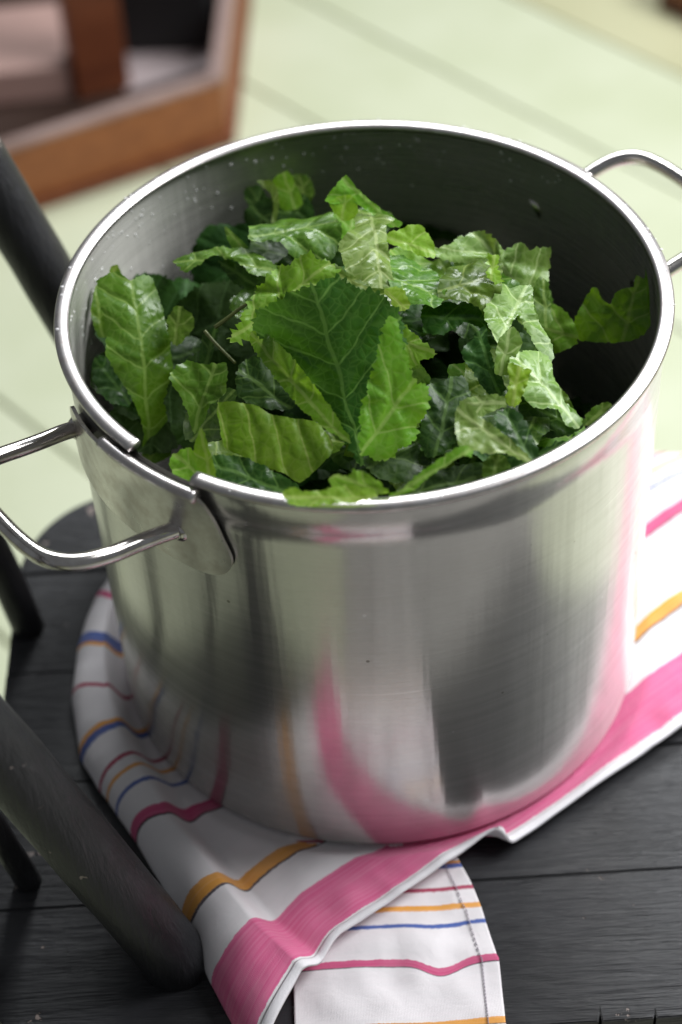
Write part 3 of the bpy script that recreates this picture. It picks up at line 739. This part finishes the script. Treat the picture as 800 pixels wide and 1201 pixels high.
LEAVES = [
 # label, tone, outline, midrib, height, facing, extras
 ('largest dark leaf standing upright in the middle of the heap', 'middark', [(305,392),(309,372),(325,361),(351,347),(373,339),(398,331),(414,343),(439,348),(457,364),(464,376),(470,400),(462,440),(452,480),(440,515),(428,532),(418,528),(402,505),(372,462),(335,420)], ((422,526),(370,345)), .265, (-.02,-.82,.57), dict(bv=-2, fold=-.2, grow=1.1, serr=.0013, crump=.0034, ruffle=.0018, quilt=.0012)),  # darker green holds the shade of the side turned from the window
 ('lighter right half of leaf lapping over the largest leaf', 'bright', [(464,376),(476,411),(479,429),(486,448),(501,454),(500,479),(489,498),(489,511),(470,523),(454,536),(426,530),(422,505),(428,470),(438,440),(446,410),(452,385)], ((428,526),(490,440)), .2640, (.18,-.76,.62), dict(serr=.001, crump=.0014, quilt=.0014, bv=-3, grow=1.06)),  # brighter green holds the light on this half of the same leaf
 ('light folded edge of leaf along the left of the largest leaf', 'bright', [(292,395),(305,390),(335,412),(372,458),(400,505),(398,512),(373,495),(348,473),(323,442),(300,414)], ((398,510),(300,400)), .260, (-.5,-.45,.75), dict(bv=8, crump=.001, serr=.0005)),
 ('pale veined leaf underside with cut top edge at front left', 'bright', [(255,472),(282,472),(304,476),(314,484),(332,488),(368,493),(378,501),(390,519),(387,535),(370,552),(351,567),(337,557),(315,549),(285,535),(263,524),(258,500)], ((356,582),(250,526)), .246, (-.05,-.62,.78), dict(serr=.0002, bv=-3, quilt=.0020, ruffle=.0005, crump=.0012, grow=1.0)),
 ('tall dark green leaf standing against the left wall of pot', 'mid', [(120,335),(140,324),(146,325),(155,334),(172,327),(182,332),(189,355),(197,397),(202,432),(209,440),(205,470),(197,495),(205,525),(172,535),(172,502),(162,475),(145,445),(127,415),(130,392),(125,367)], ((180,525),(157,335)), .222, (.30,-.70,.62), dict(serr=.0004, bv=-5, crump=.0018)),
 ('small leaf edge squeezed between tall left leaf and pot wall', 'mid', [(105,347),(115,334),(124,336),(127,360),(130,390),(120,392),(112,385)], ((120,390),(112,340)), .226, (.4,-.6,.7), {}),
 ('tiny leaf tip sticking up above the tall left leaf', 'bright', [(129,326),(130,314),(139,312),(141,323),(138,332),(131,332)], ((135,332),(134,312)), .236, CF, dict(ruffle=.0005, crump=.0005)),
 ('curled crinkled leaf with bright rim right of tall left leaf', 'mid', [(207,450),(212,437),(222,427),(240,430),(262,427),(267,445),(265,462),(247,475),(240,490),(227,505),(222,485),(215,465)], ((228,500),(250,430)), .252, (-.25,-.55,.8), dict(bv=26, quilt=.0018, ruffle=.0022)),
 ('small bright leaf at the front left beside the rim notch', 'bright', [(200,537),(210,530),(222,526),(234,540),(240,556),(232,566),(212,566),(203,556)], ((236,560),(206,534)), .247, (-.2,-.5,.85), dict(bv=10)),
 ('narrow pointed bright leaf just right of the rim notch', 'bright', [(236,504),(243,522),(252,552),(250,564),(238,560),(228,532)], ((246,560),(236,508)), .252, (-.3,-.65,.7), dict(serr=.0003, bv=12, ruffle=.0008)),
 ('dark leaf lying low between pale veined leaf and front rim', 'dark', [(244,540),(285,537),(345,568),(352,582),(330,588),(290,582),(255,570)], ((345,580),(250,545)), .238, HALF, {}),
 ('bright leaf strip lapping over the front rim', 'bright', [(335,580),(346,574),(360,578),(385,574),(400,571),(425,573),(440,583),(420,588),(400,590),(370,593),(345,593)], ((440,584),(338,584)), .2625, (0,-.25,.97), dict(bv=12, crump=.0008, ruffle=.0010)),
 ('small toothed bright leaf behind the strip on the front rim', 'bright', [(388,564),(398,556),(409,560),(415,552),(432,557),(450,572),(455,581),(437,583),(420,574),(400,573)], ((452,580),(400,560)), .262, (0,-.6,.8), dict(crump=.001)),
 ('thin bright curled leaf sliver slanting up from the front rim', 'bright', [(461,577),(475,571),(485,561),(500,550),(520,536),(540,524),(551,529),(550,537),(540,536),(525,545),(505,558),(490,571),(477,580),(462,582)], ((464,580),(548,530)), .262, (0,-.55,.83), dict(serr=.0004, bv=40, crump=.0008, ruffle=.0006)),
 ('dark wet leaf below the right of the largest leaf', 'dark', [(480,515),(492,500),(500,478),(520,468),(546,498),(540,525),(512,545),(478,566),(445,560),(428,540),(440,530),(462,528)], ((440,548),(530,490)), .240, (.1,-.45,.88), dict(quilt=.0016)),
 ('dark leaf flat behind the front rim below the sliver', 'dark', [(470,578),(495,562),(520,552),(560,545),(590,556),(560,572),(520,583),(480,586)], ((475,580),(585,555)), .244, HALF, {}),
 ('pale dull green triangular leaf at front right', 'pale', [(538,484),(547,476),(563,490),(582,504),(596,515),(612,530),(622,542),(610,540),(593,531),(574,532),(558,529),(541,524),(536,506)], ((616,540),(545,488)), .2585, (.1,-.45,.88), dict(serr=.0004, quilt=.0014, bv=6)),
 ('dark ribbed leaf right of the pale triangular leaf', 'dark', [(580,490),(596,481),(610,487),(621,506),(630,536),(621,543),(600,524),(588,508)], ((624,540),(594,486)), .252, (.35,-.5,.8), dict(bv=14, quilt=.0015)),
 ('small grey green leaf flap above the pale triangular leaf', 'pale', [(541,471),(569,464),(592,467),(592,477),(574,483),(560,491),(547,480)], ((590,472),(545,475)), .256, (0,-.5,.86), dict(bv=14)),
 ('broad light leaf curling down at the right end of heap', 'pale', [(602,421),(626,410),(646,418),(650,438),(660,460),(668,476),(684,484),(681,494),(664,492),(655,477),(640,475),(622,467),(612,450),(606,435)], ((676,488),(612,424)), .250, (.35,-.25,.9), dict(bv=-10, serr=.0005, quilt=.0014)),
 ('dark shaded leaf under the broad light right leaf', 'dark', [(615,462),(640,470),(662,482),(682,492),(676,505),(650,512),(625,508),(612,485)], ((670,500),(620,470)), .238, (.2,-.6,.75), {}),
 ('small crisp yellow green leaf tuft in right of heap', 'yellow', [(596,427),(610,432),(622,436),(618,449),(612,464),(604,477),(593,467),(598,451)], ((602,474),(610,432)), .261, (.1,-.55,.8), dict(ruffle=.0025)),
 ('pale upright leaf rib below the bright white tip', 'pale', [(585,399),(602,385),(611,405),(604,416),(596,438),(581,436),(582,416)], ((588,436),(598,388)), .260, (.2,-.7,.68), dict(bv=16, serr=.0003)),
 ('dark wet twisted leaf left of the pale rib', 'dark', [(545,410),(556,397),(569,384),(573,405),(580,430),(592,454),(574,461),(556,437),(545,421)], ((582,455),(562,392)), .254, (-.1,-.6,.8), dict(bv=12, quilt=.0018)),
 ('bluish quilted leaf right of the largest leaf', 'dark', [(498,456),(519,450),(541,442),(550,462),(542,478),(537,512),(516,530),(502,532),(492,510),(502,480)], ((512,528),(530,446)), .250, (.1,-.5,.85), dict(quilt=.0022, bv=-6)),
 ('little round leaf touching the front right rim', 'mid', [(684,494),(698,477),(714,474),(719,481),(705,491),(692,500)], ((688,497),(715,477)), .247, (-.1,-.5,.8), dict(bv=14)),
 ('pointed green leaf corner right of the largest leaf', 'bright', [(455,366),(470,378),(490,396),(510,414),(496,420),(482,430),(468,420),(458,395)], ((460,398),(508,413)), .262, (.05,-.62,.78), dict(serr=.0007)),
 ('bright green ridge of the topmost folded leaf', 'bright', [(384,235),(395,220),(407,207),(416,219),(439,240),(468,259),(455,264),(430,247),(412,236),(396,240)], ((460,261),(405,212)), .268, (0,-.65,.76), dict(serr=.0003, crump=.001)),
 ('yellow green torn patch under the topmost fold', 'yellow', [(387,238),(410,229),(419,242),(416,254),(402,258)], ((402,256),(404,232)), .266, (0,-.75,.65), dict(serr=.0002, ruffle=.0005, crump=.0006)),
 ('whitish shiny leaf with raised veins at the top centre', 'pale', [(416,230),(439,244),(461,257),(452,266),(453,287),(458,316),(462,339),(437,338),(414,324),(403,300),(400,282),(418,264)], ((437,258),(448,338)), .267, (.05,-.05,1), dict(serr=.0003, quilt=.0018, bv=-8)),
 ('yellowish leaf corner right of the shiny top leaf', 'yellow', [(452,276),(470,270),(491,264),(508,287),(507,301),(490,298),(479,293),(459,285)], ((460,280),(505,295)), .264, (.15,-.5,.85), dict(serr=.0004)),
 ('glossy crinkled leaf right of the whitish veined leaf', 'mid', [(452,305),(466,300),(484,303),(510,316),(522,335),(516,356),(507,362),(480,354),(462,342)], ((456,322),(516,348)), .262, (.1,.08,1), dict(quilt=.0022, bv=-7, crump=.003)),
 ('small yellow leaf crumb above the largest leaf', 'yellow', [(452,342),(463,337),(474,342),(480,356),(474,364),(464,362),(458,352)], ((458,345),(474,360)), .270, (.1,-.6,.8), dict(ruffle=.0008, crump=.001)),
 ('broad wet leaf with glossy humps left of the top', 'mid', [(297,275),(306,264),(331,248),(360,237),(371,238),(383,244),(397,268),(395,280),(380,298),(358,303),(337,291),(319,285),(299,287)], ((305,280),(390,262)), .258, (-.05,.02,1), dict(bv=-14, quilt=.0024, crump=.003)),
 ('shiny leaf tongue reaching left over the dark hollow', 'mid', [(205,300),(220,295),(238,290),(270,288),(290,292),(306,301),(324,313),(305,319),(290,317),(277,306),(263,303),(256,298),(241,305),(220,314),(211,306)], ((318,313),(210,302)), .254, (-.05,-.05,1), dict(serr=.0006, bv=-12, quilt=.0018)),
 ('dark leaf drooping beneath the shiny tongue', 'dark', [(258,306),(277,309),(296,318),(300,335),(285,338),(268,324)], ((292,330),(262,310)), .243, CF, {}),
 ('tiny upright leaf tip behind the shiny tongue', 'mid', [(264,267),(271,271),(282,281),(290,290),(272,290)], ((282,288),(266,268)), .248, CF, dict(ruffle=.0003, crump=.0004, serr=.0002)),
 ('plain green cut leaf standing at the back left of heap', 'bright', [(318,215),(337,202),(346,218),(354,238),(340,246),(330,243),(326,230)], ((345,242),(334,206)), .238, (.0,-.8,.6), dict(serr=.0001, ruffle=.0006, crump=.0008)),
 ('light curled ribbon of leaf at the back left', 'pale', [(303,214),(312,213),(321,215),(328,232),(326,248),(322,262),(318,258),(321,243),(318,228),(310,221)], ((320,258),(308,215)), .242, (-.3,-.6,.75), dict(serr=.0002, bv=30, ruffle=.0006, crump=.0006)),
 ('darker leaf edge peeking behind the plain cut leaf', 'mid', [(344,208),(354,205),(364,211),(368,228),(360,240),(350,238)], ((356,238),(352,208)), .230, CF, dict(serr=.0004)),
 ('shaded leaf left of the light curled ribbon', 'dark', [(286,226),(296,219),(306,220),(316,240),(312,256),(296,246)], ((308,250),(294,222)), .228, CF, {}),
 ('light ruffled leaf with toothed edge left above largest leaf', 'bright', [(273,398),(285,382),(291,365),(300,346),(306,336),(318,326),(326,315),(342,312),(360,304),(385,311),(393,325),(385,338),(351,349),(325,362),(306,384),(288,400)], ((282,392),(375,318)), .259, (-.12,-.45,.88), dict(serr=.0016, quilt=.0018, ruffle=.0028)),
 ('wet dark leaf strip between top leaf and largest leaf', 'mid', [(392,312),(404,318),(436,338),(462,341),(472,352),(457,366),(438,350),(414,345),(398,334),(388,330)], ((395,322),(465,355)), .264, (0,-.2,.97), dict(quilt=.002)),
 ('ribbed glossy leaf with frilled yellow end on the right', 'mid', [(517,331),(524,318),(531,308),(550,305),(570,302),(584,305),(586,326),(584,347),(568,359),(554,350),(534,349),(518,350)], ((520,340),(584,322)), .264, (.05,-.08,1), dict(bv=-16, quilt=.0024)),
 ('frilled yellow green tip on the ribbed glossy leaf', 'yellow', [(570,302),(578,299),(586,306),(584,316),(589,326),(585,334),(577,330),(571,322),(574,312)], ((576,332),(580,302)), .268, (.15,-.5,.85), dict(serr=.0012, crump=.001)),
 ('large quilted leaf standing at the back right of heap', 'pale', [(513,294),(530,290),(540,278),(550,276),(563,271),(576,279),(590,294),(606,286),(617,295),(640,292),(640,312),(636,336),(617,342),(590,336),(575,318),(545,310),(520,306)], ((610,338),(560,276)), .246, (.05,-.55,.83), dict(quilt=.0026, serr=.0007, ruffle=.0026)),
 ('pale leaf with bright white tip sloping down right', 'pale', [(583,333),(599,340),(621,340),(626,367),(640,386),(650,408),(640,414),(624,394),(612,377),(606,371),(596,388),(586,399),(577,385),(571,362),(582,348)], ((590,392),(612,346)), .258, (.25,-.12,.95), dict(serr=.0004, bv=-8, quilt=.0012)),
 ('small shaded leaf at the far right of the quilted leaf', 'mid', [(626,341),(634,327),(643,333),(644,353),(648,372),(640,384),(630,366)], ((640,378),(637,330)), .240, (.2,-.6,.75), {}),
 ('dark shiny leaf arching over the black hollow', 'dark', [(498,358),(515,352),(532,356),(552,353),(565,361),(573,386),(560,384),(545,378),(522,390),(500,386)], ((502,372),(568,375)), .254, (0,-.3,.95), dict(bv=-10)),
 ('lone toothed leaf standing against the right wall of pot', 'bright', [(675,392),(681,368),(696,340),(704,340),(708,352),(717,356),(721,345),(729,340),(741,338),(744,325),(753,328),(761,318),(768,322),(771,350),(761,380),(741,396),(705,398)], ((730,398),(745,335)), .231, (-.35,-.72,.60), dict(serr=.0004, crump=.0012, ruffle=.0010)),
 ('small shaded leaf right of the tall left leaf', 'mid', [(197,378),(202,367),(207,360),(218,364),(227,376),(224,388),(208,404),(200,396)], ((206,400),(212,364)), .232, CF, dict(bv=8)),
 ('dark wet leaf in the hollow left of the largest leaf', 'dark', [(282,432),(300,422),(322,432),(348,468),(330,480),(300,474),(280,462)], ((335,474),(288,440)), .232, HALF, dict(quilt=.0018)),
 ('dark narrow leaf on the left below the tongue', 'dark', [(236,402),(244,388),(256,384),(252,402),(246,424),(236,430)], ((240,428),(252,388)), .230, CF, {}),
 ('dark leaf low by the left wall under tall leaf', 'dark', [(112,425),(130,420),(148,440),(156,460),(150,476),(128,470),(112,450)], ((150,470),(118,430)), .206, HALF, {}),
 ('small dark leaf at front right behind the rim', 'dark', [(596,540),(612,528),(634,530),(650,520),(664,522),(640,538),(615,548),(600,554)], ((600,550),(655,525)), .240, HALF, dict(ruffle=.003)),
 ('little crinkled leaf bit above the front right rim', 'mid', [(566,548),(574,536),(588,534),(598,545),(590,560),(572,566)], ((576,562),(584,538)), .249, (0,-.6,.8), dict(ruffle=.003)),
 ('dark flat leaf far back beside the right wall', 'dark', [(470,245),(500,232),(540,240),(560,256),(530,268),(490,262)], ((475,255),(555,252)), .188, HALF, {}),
]
rc = random.Random(4)
def tucked(lab, tone, poly, mid, z, nrm, kw):             # another piece of leaf under each of the upper ones
    P = np.array(poly, float); c_ = P.mean(0); ext = np.ptp(P, axis=0).max() / 2
    if ext < 13: return
    C0 = at(c_[0] + rc.uniform(-.3, .3) * ext, c_[1] + rc.uniform(-.1, .5) * ext, z) + Vector((0, .008, -.021))
    rho = math.hypot(C0.x, C0.y)
    if rho > .112: C0.x *= .112 / rho; C0.y *= .112 / rho
    n_ = (Vector(nrm).normalized() * .55 + Vector((rc.gauss(0, .25), rc.gauss(-.1, .25), .8))).normalized()
    a_ = rc.uniform(0, 6.28); U = Vector((math.cos(a_), math.sin(a_), 0)); U = (U - U.dot(n_) * n_).normalized(); Vv = n_.cross(U)
    ln = min(.062, max(.036, 2 * ext * 1.0 * .00043)) * rc.uniform(.9, 1.1); wd = ln * rc.uniform(.34, .46); m_ = 11
    Q = np.array([(ln / 2 + ln * .52 * math.cos(2 * math.pi * q / m_) * rc.uniform(.85, 1.08), wd * math.sin(2 * math.pi * q / m_) * rc.uniform(.82, 1.12)) for q in range(m_)])
    leaf('leaf tucked under the ' + lab, rc.choice(['mid', 'dark', 'dark', 'middark', 'bright']), None, None, z, n_, bv=rc.uniform(-9, 9), local=(C0 - U * ln / 2, U, Vv, Q), serr=.0004)
for lab, tone, poly, mid, z, nrm, kw in LEAVES:
    leaf(lab, tone, poly, mid, z, nrm, **kw)
    if 'lone toothed' not in lab and 'far back' not in lab and 'lapping over the front' not in lab and 'largest leaf' not in lab and 'largest dark' not in lab and 'tongue' not in lab and 'hollow' not in lab and 'narrow' not in lab and 'right of the tall' not in lab and sum(p[1] for p in poly) / len(poly) < 505: tucked(lab, tone, poly, mid, z, nrm, kw)
# stems
def stem(label, pts, r_):
    P = spline([tuple(at(x, y, z)) for x, y, z in pts], 6); V, Fc = tube(P, [r_ * (1 - .3 * k / len(P)) for k in range(len(P))], 10)
    c3 = sum((Vector(v) for v in V), Vector()) / len(V)
    o = mesh_obj('stem', [Vector(v) - c3 for v in V], Fc, M_stem); o.location = c3; tag(o, label, 'stem')
stem('thin brownish leaf stem left of the ruffled leaf', [(252, 384, .238), (266, 374, .242), (280, 363, .246), (292, 355, .25)], .0011)
stem('short dull stem crossing the hollow below the first stem', [(240, 388, .236), (252, 402, .232), (264, 414, .228), (276, 426, .224)], .0009)
#stem('pale leaf rib leaning under the foot of largest leaf', [(398, 498, .236), (415, 520, .234), (430, 538, .236), (450, 560, .238)], .0016)
# pieces that show through between the upper leaves, mostly darkened for the gaps' shade
rg2 = random.Random(33)
for k in range(34):
    x = rg2.uniform(-.085, .085); y = rg2.uniform(-.10, .072)
    if math.hypot(x, y) > .118 or (x < -.045 and y > -.03): continue
    z = .238 - .22 * max(0, x - .02) - .30 * max(0, y - .03) - .12 * max(0, -y - .06) - rg2.uniform(0, .012)
    nrm = Vector((rg2.gauss(.05, .3), rg2.gauss(-.25, .3), 1)).normalized(); a_ = rg2.uniform(0, 6.28); U = Vector((math.cos(a_), math.sin(a_), 0)); U = (U - U.dot(nrm) * nrm).normalized(); Vv = nrm.cross(U)
    ln = rg2.uniform(.036, .058); wd = ln * rg2.uniform(.36, .5); m_ = 10
    Q = np.array([(ln / 2 + ln * .52 * math.cos(2 * math.pi * q / m_) * rg2.uniform(.8, 1.1), wd * math.sin(2 * math.pi * q / m_) * rg2.uniform(.75, 1.15)) for q in range(m_)])
    leaf('green leaf piece showing through a gap between the upper leaves', rg2.choice(['middark', 'dark', 'mid', 'deep', 'dark']), None, None, z, nrm, bv=rg2.uniform(-9, 9), local=(Vector((x, y, z)) - U * ln / 2, U, Vv, Q), serr=.0004, group='leaf pieces in the gaps of the heap')
for k in range(18):                                        # leaves in a shade-darkened green fill the hollow at the left
    x = rg2.uniform(-.125, -.045); y = rg2.uniform(-.01, .105)
    if math.hypot(x, y) > .128: continue
    z = rg2.uniform(.178, .208)
    nrm = Vector((rg2.gauss(.25, .35), rg2.gauss(-.45, .35), 1)).normalized(); a_ = rg2.uniform(0, 6.28); U = Vector((math.cos(a_), math.sin(a_), 0)); U = (U - U.dot(nrm) * nrm).normalized(); Vv = nrm.cross(U)
    ln = rg2.uniform(.045, .062); wd = ln * rg2.uniform(.4, .52); m_ = 10
    Q = np.array([(ln / 2 + ln * .52 * math.cos(2 * math.pi * q / m_) * rg2.uniform(.8, 1.1), wd * math.sin(2 * math.pi * q / m_) * rg2.uniform(.75, 1.15)) for q in range(m_)])
    leaf('leaf coloured for shade down in the hollow behind the tall left leaf', 'deep', None, None, z, nrm, bv=rg2.uniform(-9, 9), local=(Vector((x, y, z)) - U * ln / 2, U, Vv, Q), serr=.0008, step=.0022, group='dark leaves in the left hollow')
# leaves buried lower down
rf = random.Random(21)
for k in range(95):
    a = rf.uniform(0, 2 * math.pi); rr_ = .128 * math.sqrt(rf.random()); x, y = rr_ * math.cos(a), rr_ * math.sin(a)
    lvl = .214 - .55 * max(0, x - .02) - .45 * max(0, y - .02) - .25 * max(0, -x - .08) 
    z = lvl - rf.uniform(.012, .045) if k > 24 else lvl - rf.uniform(.05, .075)
    z = max(.10, z)
    nrm = Vector((rf.gauss(0, .42), rf.gauss(-.1, .42), 1)).normalized(); U = Vector((rf.gauss(0, 1), rf.gauss(0, 1), 0)); U = (U - U.dot(nrm) * nrm).normalized(); Vv = nrm.cross(U)
    ln = rf.uniform(.03, .05); wd = rf.uniform(.018, .03); m_ = rf.randint(7, 10)
    Q = np.array([(ln / 2 + ln * .55 * math.cos(2 * math.pi * q / m_) * rf.uniform(.75, 1.1), wd * math.sin(2 * math.pi * q / m_) * rf.uniform(.7, 1.15)) for q in range(m_)])
    O = Vector((x, y, z)) - U * ln / 2
    leaf('shade-darkened torn leaf piece buried low in the pot beneath the others', 'deep', None, None, z, nrm, bv=rf.uniform(-12, 12), bu=rf.uniform(-8, 8), ruffle=.003, step=.0024,
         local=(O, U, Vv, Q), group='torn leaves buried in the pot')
# drops on the leaves
